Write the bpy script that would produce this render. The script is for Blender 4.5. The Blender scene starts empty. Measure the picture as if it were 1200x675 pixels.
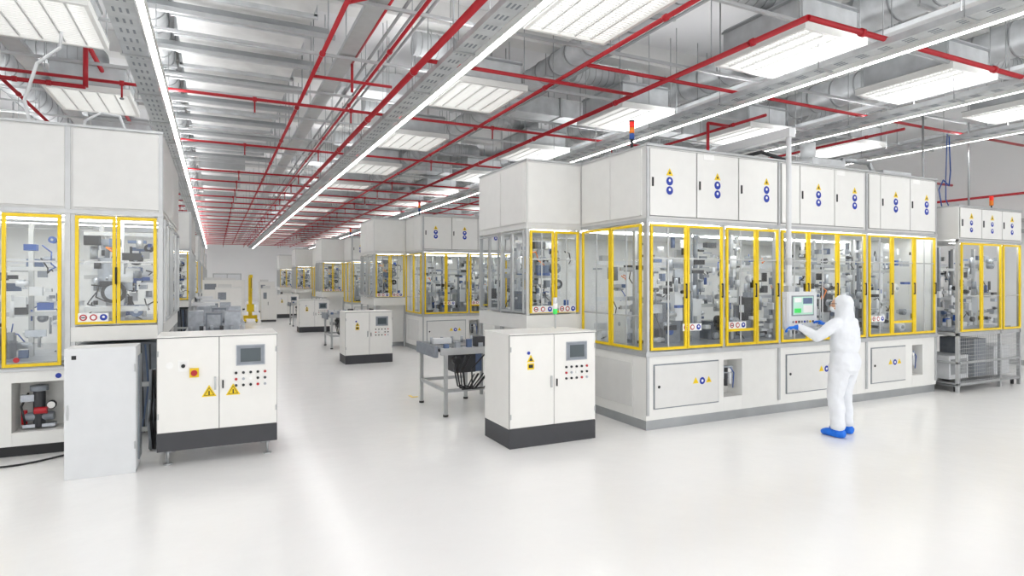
import bpy, math, random
from mathutils import Vector, Matrix
random.seed(7)
S=bpy.context.scene
try:
    S.view_settings.view_transform='Standard'
    S.view_settings.look='None'
except Exception as e: print(e)

# ---------------- materials ----------------
def lin(c):
    r=[]
    for v in c:
        v/=255.0
        r.append(v/12.92 if v<=0.04045 else ((v+0.055)/1.055)**2.4)
    return (*r,1)
M={}
def mat(name,c,rough=.5,metal=0,var=.04,scale=6,emit=0,ecol=None,spec=.5,bump=0):
    m=bpy.data.materials.new(name); m.use_nodes=True
    nt=m.node_tree; b=nt.nodes['Principled BSDF']
    col=lin(c)
    b.inputs['Roughness'].default_value=rough
    b.inputs['Metallic'].default_value=metal
    b.inputs['Specular IOR Level'].default_value=spec
    tc=nt.nodes.new('ShaderNodeTexCoord')
    n=nt.nodes.new('ShaderNodeTexNoise'); n.inputs['Scale'].default_value=scale; n.inputs['Detail'].default_value=3
    nt.links.new(tc.outputs['Object'],n.inputs['Vector'])
    cr=nt.nodes.new('ShaderNodeValToRGB')
    cr.color_ramp.elements[0].position=.3; cr.color_ramp.elements[1].position=.7
    cr.color_ramp.elements[0].color=(col[0]*(1-var),col[1]*(1-var),col[2]*(1-var),1)
    cr.color_ramp.elements[1].color=(min(1,col[0]*(1+var)),min(1,col[1]*(1+var)),min(1,col[2]*(1+var)),1)
    nt.links.new(n.outputs['Fac'],cr.inputs['Fac'])
    nt.links.new(cr.outputs['Color'],b.inputs['Base Color'])
    if bump:
        bp=nt.nodes.new('ShaderNodeBump'); bp.inputs['Strength'].default_value=bump; bp.inputs['Distance'].default_value=.02
        nt.links.new(n.outputs['Fac'],bp.inputs['Height']); nt.links.new(bp.outputs['Normal'],b.inputs['Normal'])
    if emit:
        b.inputs['Emission Color'].default_value=lin(ecol or c)
        b.inputs['Emission Strength'].default_value=emit
    M[name]=m; return m
mat('white_panel',(230,230,227),.45,var=.015)
mat('grey_panel',(218,218,216),.5,var=.02)
mat('cabinet_white',(235,234,230),.4,var=.012)
mat('box_grey',(217,219,221),.4,var=.02)
mat('alu',(186,188,189),.35,.4,var=.05)
mat('steel',(165,168,170),.3,.6,var=.08,scale=3)
mat('galv',(198,201,203),.42,.22,var=.13,scale=4,bump=.1)
mat('duct_white',(220,220,219),.5,.05,var=.13,scale=2.2,bump=.15)
mat('dark',(56,58,62),.5)
mat('black',(24,25,28),.45)
mat('plinth_dark',(62,63,67),.5)
mat('seam',(112,112,112),.6)
mat('yellow',(236,202,8),.4)
mat('red',(178,22,36),.35,var=.05)
mat('red_sig',(225,40,30),.3,emit=.4)
mat('orange',(240,130,30),.4)
mat('green_sig',(60,200,90),.3,emit=.4)
mat('blue',(45,85,160),.4)
mat('sign_blue',(20,52,160),.4)
mat('glove_blue',(10,112,225),.45,bump=.2,scale=40)
mat('mach_silver',(170,175,182),.3,.4,var=.15,scale=12)
mat('mach_grey',(132,138,146),.45,.1,var=.12,scale=12)
mat('mach_blue',(90,108,140),.45,.1,var=.2,scale=10)
mat('mach_white',(222,224,226),.4,var=.03)
mat('sticker_white',(240,240,238),.5)
mat('screen',(70,80,85),.15,emit=.1)
mat('screen_ui',(170,205,190),.15,emit=.3)
mat('ceil',(224,224,225),.8,var=.03,scale=.8)
mat('wallw',(240,240,240),.7,var=.015,scale=.6)
mat('suit',(230,233,238),.7,var=.02,scale=10,bump=.5)
mat('skin',(214,165,135),.55)
mat('lens',(90,110,120),.1)
mat('lamp',(255,255,255),.5,emit=18)
mat('interior_fill',(255,255,255),.5,emit=14)  # glowing strips added to brighten the machine interiors
mat('grille_glow',(240,240,240),.5,emit=1.7)  # filter grille is no lamp; emission added for soft room light
mat('rubber',(60,60,62),.6)
# clear polycarbonate pane
g=bpy.data.materials.new('clear_glass'); g.use_nodes=True; nt=g.node_tree; nt.nodes.clear()
o=nt.nodes.new('ShaderNodeOutputMaterial'); mx=nt.nodes.new('ShaderNodeMixShader')
tr=nt.nodes.new('ShaderNodeBsdfTransparent'); tr.inputs[0].default_value=(.95,.975,.99,1)
gl=nt.nodes.new('ShaderNodeBsdfGlossy'); gl.inputs['Roughness'].default_value=.02
lw=nt.nodes.new('ShaderNodeLayerWeight'); lw.inputs['Blend'].default_value=.5
pw=nt.nodes.new('ShaderNodeMath'); pw.operation='POWER'; pw.inputs[1].default_value=4
ma=nt.nodes.new('ShaderNodeMath'); ma.operation='MULTIPLY_ADD'; ma.inputs[1].default_value=.55; ma.inputs[2].default_value=.06
nt.links.new(lw.outputs['Facing'],pw.inputs[0]); nt.links.new(pw.outputs[0],ma.inputs[0])
nt.links.new(ma.outputs[0],mx.inputs[0]); nt.links.new(tr.outputs[0],mx.inputs[1]); nt.links.new(gl.outputs[0],mx.inputs[2]); nt.links.new(mx.outputs[0],o.inputs[0])
M['glass']=g
# floor
f=bpy.data.materials.new('epoxy_floor'); f.use_nodes=True; nt=f.node_tree; b=nt.nodes['Principled BSDF']
tc=nt.nodes.new('ShaderNodeTexCoord'); n=nt.nodes.new('ShaderNodeTexNoise'); n.inputs['Scale'].default_value=.35; n.inputs['Detail'].default_value=5
cr=nt.nodes.new('ShaderNodeValToRGB'); cr.color_ramp.elements[0].color=lin((240,239,237)); cr.color_ramp.elements[1].color=lin((248,248,247))
nt.links.new(tc.outputs['Object'],n.inputs['Vector']); nt.links.new(n.outputs['Fac'],cr.inputs['Fac']); nt.links.new(cr.outputs['Color'],b.inputs['Base Color'])
b.inputs['Roughness'].default_value=.21
b.inputs['Specular IOR Level'].default_value=.65
n2=nt.nodes.new('ShaderNodeTexNoise'); n2.inputs['Scale'].default_value=2.6; n2.inputs['Detail'].default_value=3
nt.links.new(tc.outputs['Object'],n2.inputs['Vector'])
bp=nt.nodes.new('ShaderNodeBump'); bp.inputs['Strength'].default_value=.22; bp.inputs['Distance'].default_value=.02
nt.links.new(n2.outputs['Fac'],bp.inputs['Height']); nt.links.new(bp.outputs['Normal'],b.inputs['Normal'])
M['floor']=f

# ---------------- mesh builder ----------------
class MB:
    def __init__(s): s.v=[];s.f=[];s.m=[];s.sm=[];s.mats=[]
    def mi(s,m):
        if m not in s.mats: s.mats.append(m)
        return s.mats.index(m)
    def box(s,x0,y0,z0,x1,y1,z1,m):
        if x0>x1:x0,x1=x1,x0
        if y0>y1:y0,y1=y1,y0
        if z0>z1:z0,z1=z1,z0
        k=len(s.v)
        s.v+=[(x0,y0,z0),(x1,y0,z0),(x1,y1,z0),(x0,y1,z0),(x0,y0,z1),(x1,y0,z1),(x1,y1,z1),(x0,y1,z1)]
        i=s.mi(m)
        for q in ((0,3,2,1),(4,5,6,7),(0,1,5,4),(1,2,6,5),(2,3,7,6),(3,0,4,7)):
            s.f.append(tuple(k+a for a in q)); s.m.append(i); s.sm.append(False)
    def quad(s,p,m):
        k=len(s.v); s.v+=[tuple(q) for q in p]; s.f.append((k,k+1,k+2,k+3)); s.m.append(s.mi(m)); s.sm.append(False)
    def quadZ(s,x0,y0,x1,y1,z,m): # faces down
        s.quad([(x0,y0,z),(x0,y1,z),(x1,y1,z),(x1,y0,z)],m)
    def quadY(s,x0,z0,x1,z1,y,m):
        s.quad([(x0,y,z0),(x1,y,z0),(x1,y,z1),(x0,y,z1)],m)
    def quadX(s,y0,z0,y1,z1,x,m):
        s.quad([(x,y1,z0),(x,y0,z0),(x,y0,z1),(x,y1,z1)],m)
    def cyl(s,p0,p1,r,m,n=10,r1=None,caps=True,smooth=True,rot=0):
        p0=Vector(p0);p1=Vector(p1); r1=r if r1 is None else r1
        d=(p1-p0)
        if d.length<1e-6: return
        d.normalize()
        up=Vector((0,0,1)) if abs(d.z)<.9 else Vector((1,0,0))
        a=d.cross(up).normalized(); b=a.cross(d).normalized()
        k=len(s.v); i=s.mi(m)
        for (p,rr) in ((p0,r),(p1,r1)):
            for j in range(n):
                t=2*math.pi*j/n+rot
                q=p+(a*math.cos(t)+b*math.sin(t))*rr
                s.v.append(tuple(q))
        for j in range(n):
            j2=(j+1)%n
            s.f.append((k+j,k+j2,k+n+j2,k+n+j)); s.m.append(i); s.sm.append(smooth)
        if caps:
            s.f.append(tuple(k+j for j in reversed(range(n)))); s.m.append(i); s.sm.append(False)
            s.f.append(tuple(k+n+j for j in range(n))); s.m.append(i); s.sm.append(False)
    def sph(s,c,r,m,nu=14,nv=9):
        if not hasattr(r,'__len__'): r=(r,r,r)
        k=len(s.v); i=s.mi(m)
        s.v.append((c[0],c[1],c[2]-r[2]))
        for a in range(1,nv):
            t=-math.pi/2+math.pi*a/nv
            for b in range(nu):
                p=2*math.pi*b/nu
                s.v.append((c[0]+r[0]*math.cos(t)*math.cos(p),c[1]+r[1]*math.cos(t)*math.sin(p),c[2]+r[2]*math.sin(t)))
        s.v.append((c[0],c[1],c[2]+r[2])); top=len(s.v)-1
        def F(t): s.f.append(t); s.m.append(i); s.sm.append(True)
        for b in range(nu):
            F((k,k+1+(b+1)%nu,k+1+b))
            F((top,k+1+(nv-2)*nu+b,k+1+(nv-2)*nu+(b+1)%nu))
            for a in range(nv-2):
                F((k+1+a*nu+b,k+1+a*nu+(b+1)%nu,k+1+(a+1)*nu+(b+1)%nu,k+1+(a+1)*nu+b))
    def tube(s,pts,r,m,n=8):
        for a,b in zip(pts,pts[1:]):
            s.cyl(a,b,r,m,n)
        for p in pts[1:-1]: s.sph(p,r*1.02,m,n,5)
    def caps(s,pts,rs,m,n=14):
        for j,p in enumerate(pts): s.sph(p,rs[j],m,n,9)
        for j in range(len(pts)-1): s.cyl(pts[j],pts[j+1],rs[j],m,n,r1=rs[j+1])
    def loft(s,rings,m,n=24):
        k=len(s.v); i=s.mi(m)
        for (x,y,z,rx,ry) in rings:
            for j in range(n):
                a=2*math.pi*j/n; s.v.append((x+rx*math.cos(a),y+ry*math.sin(a),z))
        up=rings[-1][2]>rings[0][2]
        for r in range(len(rings)-1):
            for j in range(n):
                j2=(j+1)%n; q=(k+r*n+j,k+r*n+j2,k+(r+1)*n+j2,k+(r+1)*n+j)
                s.f.append(q if up else q[::-1]); s.m.append(i); s.sm.append(True)
        q=k+(len(rings)-1)*n
        c0=tuple(k+j for j in reversed(range(n))); c1=tuple(q+j for j in range(n))
        s.f.append(c0 if up else c0[::-1]); s.m.append(i); s.sm.append(False)
        s.f.append(c1 if up else c1[::-1]); s.m.append(i); s.sm.append(False)
    def tag(s,x,y,z,r,m,n=16,t=.004):
        k=len(s.v); i=s.mi(m)
        for yy in (y-t,y):
            for j in range(n):
                a=math.pi/2+2*math.pi*j/n
                s.v.append((x+r*math.cos(a),yy,z+r*math.sin(a)))
        s.f.append(tuple(k+j for j in range(n)));s.m.append(i);s.sm.append(False)
        s.f.append(tuple(k+n+j for j in reversed(range(n))));s.m.append(i);s.sm.append(False)
        for j in range(n):
            j2=(j+1)%n
            s.f.append((k+j,k+n+j,k+n+j2,k+j2));s.m.append(i);s.sm.append(False)
    def obj(s,name,loc=(0,0,0),parent=None,bevel=0,rotz=0):
        me=bpy.data.meshes.new(name)
        L=Vector(loc)
        me.from_pydata([tuple(Vector(v)-L) for v in s.v],[],s.f)
        for m in s.mats: me.materials.append(M[m])
        me.polygons.foreach_set('material_index',s.m)
        me.polygons.foreach_set('use_smooth',s.sm)
        me.update()
        ob=bpy.data.objects.new(name,me); S.collection.objects.link(ob); ob.location=loc
        if parent:
            ob.parent=parent; ob.location=L-parent.location
        if bevel:
            bv=ob.modifiers.new('bevel','BEVEL'); bv.width=bevel; bv.segments=1; bv.limit_method='ANGLE'
        return ob
def empty(name,loc=(0,0,0)):
    e=bpy.data.objects.new(name,None); e.empty_display_size=.3; e.location=loc; S.collection.objects.link(e); return e
def dup(ob,off,parent=None,name=None):
    o=bpy.data.objects.new(name or ob.name.split('.')[0],ob.data); S.collection.objects.link(o)
    o.location=Vector(ob.location)+(Vector(off) if parent is None else Vector((0,0,0)))
    if parent: o.parent=parent
    return o
def dupgroup(e,off):
    e2=empty(e.name.split('.')[0],Vector(e.location)+Vector(off))
    for c in list(e.children): dup(c,(0,0,0),e2)
    return e2

# ---------------- room shell ----------------
XL,XR,YB,YF,ZC=-9.0,17.0,62.0,-7.0,6.7
b=MB(); b.box(XL-.2,YF,-.2,XR+.2,YB+.2,0,'floor'); b.obj('floor')
b=MB(); b.box(XL-.2,YF,ZC,XR+.2,YB+.2,ZC+.2,'ceil')
y=2.0
while y<YB:
    b.box(XL,y,ZC-.38,XR,y+.22,ZC-.001,'grey_panel'); b.box(XL,y-.08,ZC-.42,XR,y+.30,ZC-.38,'grey_panel'); y+=3.85
b.obj('ceiling')
b=MB(); b.box(XL-.2,YF,0,XL,YB,ZC,'wallw'); b.obj('wall_left')
b=MB(); b.box(XR,YF,0,XR+.2,YB,ZC,'wallw'); b.obj('wall_right')
b=MB(); b.box(XL,YB,0,XR,YB+.2,ZC,'wallw'); b.obj('wall_back')
b=MB()
b.box(-.2,YB-.06,0,2.2,YB-.002,2.6,'alu'); b.box(-.1,YB-.09,.05,.95,YB-.02,2.5,'box_grey'); b.box(1.05,YB-.09,.05,2.1,YB-.02,2.5,'box_grey')
b.box(.3,YB-.1,1.3,.8,YB-.05,2.0,'lens'); b.box(1.2,YB-.1,1.3,1.7,YB-.05,2.0,'lens')
b.obj('door_1')
b=MB(); b.box(XR-.02,YF,0,XR,YB,.12,'alu'); b.obj('baseboard_right')
b=MB()
for z in (3.1,3.35): b.box(XR-.16,-4,z,XR-.03,YB-1,z+.08,'alu')
b.obj('wall_cable_tray')

# ---------------- machinery clutter ----------------
CM=['mach_silver']*6+['mach_grey']*4+['dark']*2+['black']*2+['mach_white']*7+['mach_blue']*2+['blue']+['alu']*4
def clutter(b,x0,x1,y0,y1,z0,z1,n,rs):
    R=random.Random(rs)
    b.box(x0,y0,z0,x1,y1,z0+.05,'mach_silver')
    for zz in (z0+.55,z0+1.1):
        if zz<z1-.1:
            yy=y0+(y1-y0)*.35
            b.box(x0,yy,zz,x1,yy+.05,zz+.05,'alu'); b.box(x0,yy+.6,zz+.1,x1,yy+.66,zz+.16,'mach_white')
    x=x0+.15
    while x<x1-.1:
        yy=y0+R.uniform(.15,.7)*(y1-y0)
        b.box(x,yy,z0,x+.05,yy+.05,z1,R.choice(['alu','alu','mach_white','mach_grey'])); x+=R.uniform(.22,.5)
    for i in range(n):
        m=R.choice(CM)
        x=R.uniform(x0+.12,x1-.12); y=y0+.05+(y1-y0-.2)*R.random()**1.3; z=z0+.06+(z1-z0-.25)*R.random()**1.25
        w=R.uniform(.02,.11); h=R.uniform(.02,.13); d=R.uniform(.02,.12)
        t=R.random()
        if t<.5: b.box(max(x0,x-w),y,z,min(x1,x+w),y+d,z+h,m)
        elif t<.68:
            b.cyl((x,y,z),(x,y,z+h*1.8),w*.45,m,8)
        elif t<.82:
            b.cyl((x-w,y,z),(x+w,y,z),h*.3,m,8); b.box(x-w*.4,y-.02,z-h*.4,x+w*.4,y+.05,z+h*.4,'mach_silver')
        elif t<.9:
            b.cyl((x,y-.03,z),(x,y+.06,z),w*.8,m,12)
            b.cyl((x,y-.05,z),(x,y-.02,z),w*.3,'mach_silver',8)
        else:
            p=[Vector((x,y,z))]
            for k in range(4): p.append(p[-1]+Vector((R.uniform(-.08,.1),R.uniform(-.03,.03),R.uniform(-.14,.06))))
            p=[Vector((min(x1,max(x0,q.x)),max(y0+.02,q.y),max(z0+.03,q.z))) for q in p]
            b.tube(p,.008,R.choice(['black','dark','blue','black','orange']),5)
    x=x0+.25
    while x<x1-.35:
        yy=y0+.35+R.random()*.3
        w=R.uniform(.12,.2); hh=R.uniform(.3,.75)
        m=R.choice(['mach_white','mach_grey','mach_silver','mach_white'])
        b.box(x-w,yy,z0+.05,x+w,yy+.3,z0+hh,m)
        b.box(x-w*.5,yy-.12,z0+hh*.6,x+w*.5,yy,z0+hh*1.25,R.choice(['mach_silver','dark','mach_white']))
        b.cyl((x,yy-.06,z0+hh*1.25),(x,yy-.06,z0+hh*1.25+.2),.03,'mach_silver',10)
        b.cyl((x-w*.7,yy-.01,z0+hh*.35),(x-w*.7,yy-.06,z0+hh*.35),.05,R.choice(['black','blue','mach_silver']),12)
        x+=R.uniform(.4,.62)

def frameY(b,x0,x1,z0,z1,y,m,w=.045,t=.03):
    b.box(x0,y-t,z0,x0+w,y,z1,m); b.box(x1-w,y-t,z0,x1,y,z1,m)
    b.box(x0+w,y-t,z0,x1-w,y,z0+w,m); b.box(x0+w,y-t,z1-w,x1-w,y,z1,m)
def frameX(b,y0,y1,z0,z1,x,m,w=.045,t=.03):
    b.box(x-t,y0,z0,x,y0+w,z1,m); b.box(x-t,y1-w,z0,x,y1,z1,m)
    b.box(x-t,y0+w,z0,x,y1-w,z0+w,m); b.box(x-t,y0+w,z1-w,x,y1-w,z1,m)
def updoorY(b,x0,x1,z0,z1,y,handle=True,m='white_panel'):
    b.box(x0-.008,y-.004,z0-.008,x1+.008,y,z1+.008,'seam')
    b.box(x0,y-.022,z0,x1,y-.004,z1,m)
    if handle: b.box(x0+.03,y-.034,(z0+z1)/2-.06,x0+.055,y-.022,(z0+z1)/2+.06,'black')
def sign2(b,x,z,y,r=.058):
    b.tag(x,y,z+.16,.068,'yellow',3); b.tag(x,y-.003,z+.16,.026,'black',3)
    b.tag(x,y,z+.05,r,'sign_blue',18); b.tag(x,y-.002,z+.06,r*.35,'sticker_white',12)
    b.tag(x,y,z-.075,r,'sign_blue',18); b.tag(x,y-.002,z-.065,r*.35,'sticker_white',12)
def stickerrow(b,x,z,y,w=.34):
    b.box(x-w/2,y-.004,z-.05,x+w/2,y,z+.05,'sticker_white')
    b.tag(x-w*.33,y-.004,z,.038,'red',16); b.tag(x-w*.33,y-.006,z,.024,'sticker_white',16); b.box(x-w*.33-.02,y-.014,z-.006,x-w*.33+.02,y-.006,z+.006,'black')
    b.tag(x,y-.004,z,.038,'red',16); b.tag(x,y-.006,z,.024,'sticker_white',16)
    b.tag(x+w*.33,y-.004,z,.038,'sign_blue',16); b.tag(x+w*.33,y-.006,z+.005,.015,'sticker_white',10)
def filterunit(b,x,y,z):
    b.box(x-.1,y,z+.12,x+.1,y+.06,z+.3,'mach_silver')
    b.cyl((x-.04,y,z+.2),(x-.04,y,z+.02),.028,'dark',10); b.cyl((x+.04,y,z+.2),(x+.04,y,z+.04),.025,'mach_white',10)
    b.cyl((x-.04,y,z+.22),(x-.04,y,z+.28),.03,'black',10); b.tube([(x+.05,y,z+.28),(x+.1,y-.02,z+.2),(x+.1,y,z-.02)],.008,'blue',6)
    b.cyl((x+.01,y-.03,z+.24),(x+.01,y,z+.24),.03,'sticker_white',12)

# ---------------- main assembly machine (right row) ----------------
H=3.81
def big_machine():
    e=empty('assembly_machine',(5.12,6.42,0))
    b=MB(); Y0=6.42; X0,X1=5.12,11.62; YE=9.8
    b.box(X0+.012,Y0+.012,0,X1-.02,YE,.13,'steel')
    b.box(X0,Y0+.28,.13,X1,YE,.98,'white_panel')
    niches=[(6.5,6.86),(9.12,9.42),(10.92,11.22)]
    segs=[(5.12,6.5),(6.86,7.6),(7.6,9.12),(9.42,9.64),(9.64,10.92),(11.22,11.62)]
    for a,c in segs: b.box(a,Y0,.13,c,Y0+.279,.98,'white_panel')
    for a,c in niches:
        b.box(a,Y0,.13,c,Y0+.27,.33,'white_panel'); b.box(a,Y0,.86,c,Y0+.27,.98,'white_panel')
        filterunit(b,(a+c)/2,Y0+.1,.45)
    for a,c in ((5.24,6.4),(7.76,8.98),(9.78,10.72)):
        b.box(a,Y0-.008,.27,c,Y0,.87,'mach_grey'); b.box(a+.016,Y0-.02,.286,c-.016,Y0-.008,.854,'grey_panel')
        b.cyl((a+.08,Y0-.03,.57),(a+.08,Y0-.02,.57),.02,'black',10)
        cx=c-.32
        b.tag(cx-.12,Y0-.02,.6,.06,'yellow',3); b.tag(cx,Y0-.02,.6,.05,'sign_blue',16); b.tag(cx+.12,Y0-.02,.6,.06,'yellow',3)
        b.tag(cx,Y0-.022,.6,.02,'sticker_white',10); b.tag(cx+.12,Y0-.02,.6,.012,'black',8)
    b.box(X0-.02,Y0-.03,.98,X1+.02,Y0+.05,1.04,'alu'); b.box(X0-.02,Y0+.05,.98,X0+.05,8.0,1.04,'alu')
    b.box(X0+.06,Y0+.06,.985,X1-.02,YE-.02,1.02,'alu')
    b.box(X0+.02,Y0+.05,2.77,X1-.02,YE,2.82,'white_panel')
    b.box(X0,Y0,2.82,X1,YE,H-.03,'grey_panel'); b.box(X0-.01,Y0-.03,H-.03,X1+.01,YE,H,'alu')
    b.box(X0-.01,Y0-.03,2.77,X1+.01,Y0+.05,2.82,'alu'); b.box(X0-.01,Y0+.05,2.77,X0+.05,8.0,2.82,'alu')
    for a,c,sg,hd in ((5.17,5.97,5.50,1),(5.99,6.76,6.36,1),(6.78,7.56,7.33,1),(7.66,8.04,None,0),(8.06,8.84,8.47,1),(8.86,9.58,9.34,1),(9.72,10.0,None,0),(10.02,10.82,10.42,1),(10.84,11.56,11.30,1)):
        updoorY(b,a,c,2.86,H-.06,Y0,hd)
        if sg: sign2(b,sg,3.28,Y0-.022)
    for x in (6.1,8.9,10.9): b.box(x,Y0-.026,H-.14,x+.2,Y0-.0221,H-.06,'sticker_white')
    b.box(X0-.02,6.5,2.86,X0,7.2,H-.06,'white_panel'); b.box(X0-.02,7.21,2.86,X0,7.95,H-.06,'white_panel')
    for x in (5.12,7.585,9.64,11.57):
        b.box(x,Y0-.005,1.04,x+.055,Y0+.06,2.77,'alu')
        b.box(x,Y0-.024,.2,x+.04,Y0-.001,H-.04,'alu')
    b.box(6.47,Y0-.005,1.04,6.52,Y0+.05,2.77,'alu')
    b.box(X0+.1,YE-.06,1.03,X1,YE,2.77,'white_panel'); b.box(X1-.03,Y0+.07,1.03,X1,YE,2.77,'white_panel')
    panes=[(5.18,5.80),(5.81,6.46),(6.53,7.12),(7.13,7.58),(7.65,8.24),(8.25,8.92),(8.93,9.62),(9.71,10.32),(10.33,10.94),(10.95,11.56)]
    for i,(a,c) in enumerate(panes):
        frameY(b,a,c,1.06,2.75,Y0,'yellow',w=.036)
        b.box(a+.036,Y0-.015,2.28,c-.036,Y0+.0,2.30,'alu')
        if i in(0,2,4,5,7,9): b.box((a+c)/2-.012,Y0-.012,1.1,(a+c)/2+.012,Y0,2.7,'alu')
        b.cyl((c-.022,Y0-.05,1.75),(c-.022,Y0-.05,1.95),.01,'black',6); b.box(c-.03,Y0-.05,1.75,c-.015,Y0-.03,1.77,'black'); b.box(c-.03,Y0-.05,1.93,c-.015,Y0-.03,1.95,'black')
    for x in (5.9,6.75,8.0,9.95): stickerrow(b,x,1.35,Y0-.016)
    b.box(6.57,Y0-.02,1.26,7.08,Y0,1.30,'yellow'); b.box(10.37,Y0-.02,1.26,10.9,Y0,1.30,'yellow')
    for a,c in ((6.50,7.18),(7.20,7.94)):
        frameX(b,a,c,1.06,2.75,X0,'yellow',w=.036); b.box(X0-.015,a+.04,1.5,X0,c-.04,1.52,'alu'); b.box(X0-.012,(a+c)/2-.01,1.1,X0,(a+c)/2+.01,2.7,'alu')
    b.box(X0-.012,6.7,.27,X0,7.8,.87,'grey_panel')
    # ---- annex
    A0=4.16; AY=8.0
    b.box(A0,AY,2.77,X0,YE,H-.03,'grey_panel'); b.box(A0-.01,AY-.02,H-.03,X0,YE,H,'alu')
    b.box(A0+.02,AY-.015,2.86,X0-.02,AY,H-.06,'white_panel')
    b.box(A0-.015,AY+.03,2.86,A0,8.88,H-.06,'white_panel'); b.box(A0-.015,8.90,2.86,A0,YE-.03,H-.06,'white_panel')
    b.box(A0,AY,1.25,X0,YE,1.47,'white_panel')
    b.box(A0+.25,AY+.3,.13,X0-.001,YE-.1,1.25,'white_panel'); b.box(A0+.3,AY+.35,0,X0-.001,YE-.2,.13,'steel')
    b.box(A0+.2,AY+.25,.5,A0+.24,YE-.3,1.1,'dark')
    for (x,y) in ((A0,AY),(A0,YE-.06),(X0-.07,AY),(A0,8.88)):
        b.box(x,y,0,x+.05,y+.05,1.25,'alu'); b.box(x,y,1.47,x+.05,y+.05,2.77,'alu')
    for a,c in ((4.21,4.62),(4.64,5.06)):
        frameY(b,a,c,1.5,2.74,AY,'yellow',w=.034); b.box((a+c)/2-.01,AY-.01,1.54,(a+c)/2+.01,AY,2.7,'alu'); b.box(a+.04,AY-.012,2.3,c-.04,AY,2.32,'alu')
    for a,c in ((8.06,8.45),(8.47,8.87),(8.95,9.3),(9.32,9.72)):
        frameX(b,a,c,1.5,2.74,A0,'alu',w=.03)
    stickerrow(b,4.42,1.56,AY-.03,.36)
    stickerrow(b,4.85,1.56,AY-.03,.3)
    b.obj('frame_and_panels',(5.12,6.42,0),e,bevel=.004)
    b=MB()
    for a,c in panes: b.quadY(a+.03,1.08,c-.03,2.74,Y0+.005,'glass')
    for a,c in ((6.50,7.18),(7.20,7.94)): b.quadX(a+.03,1.08,c-.03,2.74,X0+.005,'glass')
    for a,c in ((4.21,4.62),(4.64,5.06)): b.quadY(a+.03,1.52,c-.03,2.73,AY+.005,'glass')
    for a,c in ((8.06,8.45),(8.47,8.87),(8.95,9.3),(9.32,9.72)): b.quadX(a+.02,1.52,c-.02,2.73,A0+.005,'glass')
    b.obj('window_glass',(5.12,6.42,0),e)
    b=MB()
    clutter(b,X0+.1,X1-.1,Y0+.12,Y0+1.7,1.03,2.7,600,3)
    clutter(b,A0+.1,X0-.05,AY+.1,YE-.3,1.48,2.7,90,5)
    for a,c in ((5.2,7.5),(7.7,9.6),(9.75,11.5)): b.quadZ(a,Y0+.12,c,Y0+.22,2.75,'interior_fill'); b.quadZ(a,Y0+1.6,c,Y0+1.75,2.75,'interior_fill')  # added glowing quads under the inner roof, fill for the clutter
    b.quadZ(A0+.15,AY+.15,X0-.1,AY+.25,2.75,'interior_fill')
    b.obj('transfer_mechanism',(5.12,6.42,0),e)
    b=MB()
    b.box(6.2,7.2,H,7.0,8.0,H+.12,'alu'); b.box(8.6,6.6,H,9.4,7.2,H+.16,'galv'); b.cyl((9.0,7.0,H+.16),(9.0,7.0,H+.5),.12,'galv',16)
    b.box(5.6,6.55,H,6.1,6.8,H+.05,'alu'); b.tube([(7.2,7.3,H+.05),(7.9,7.0,H+.25),(8.6,6.9,H+.1)],.03,'black')
    b.box(10.4,6.6,H,11.2,7.3,H+.1,'galv'); b.tube([(9.7,7.0,H),(9.9,7.0,H+.3),(10.6,7.0,H+.3),(10.8,7.0,H+.08)],.04,'steel')
    b.obj('roof_services',(5.12,6.42,0),e)
    b=MB(); sx,sy=5.12+.02,6.75
    b.cyl((sx,sy,H),(sx,sy,H+.12),.02,'dark',8)
    b.cyl((sx,sy,H+.12),(sx,sy,H+.2),.035,'blue',12); b.cyl((sx,sy,H+.2),(sx,sy,H+.28),.035,'orange',12); b.cyl((sx,sy,H+.28),(sx,sy,H+.36),.035,'red_sig',12); b.cyl((sx,sy,H+.36),(sx,sy,H+.38),.037,'dark',12)
    b.obj('signal_tower',(5.12,6.42,0),e)
    return e
bm=big_machine()
for k in range(1,5): dupgroup(bm,(0,9.64*k,0))

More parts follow.
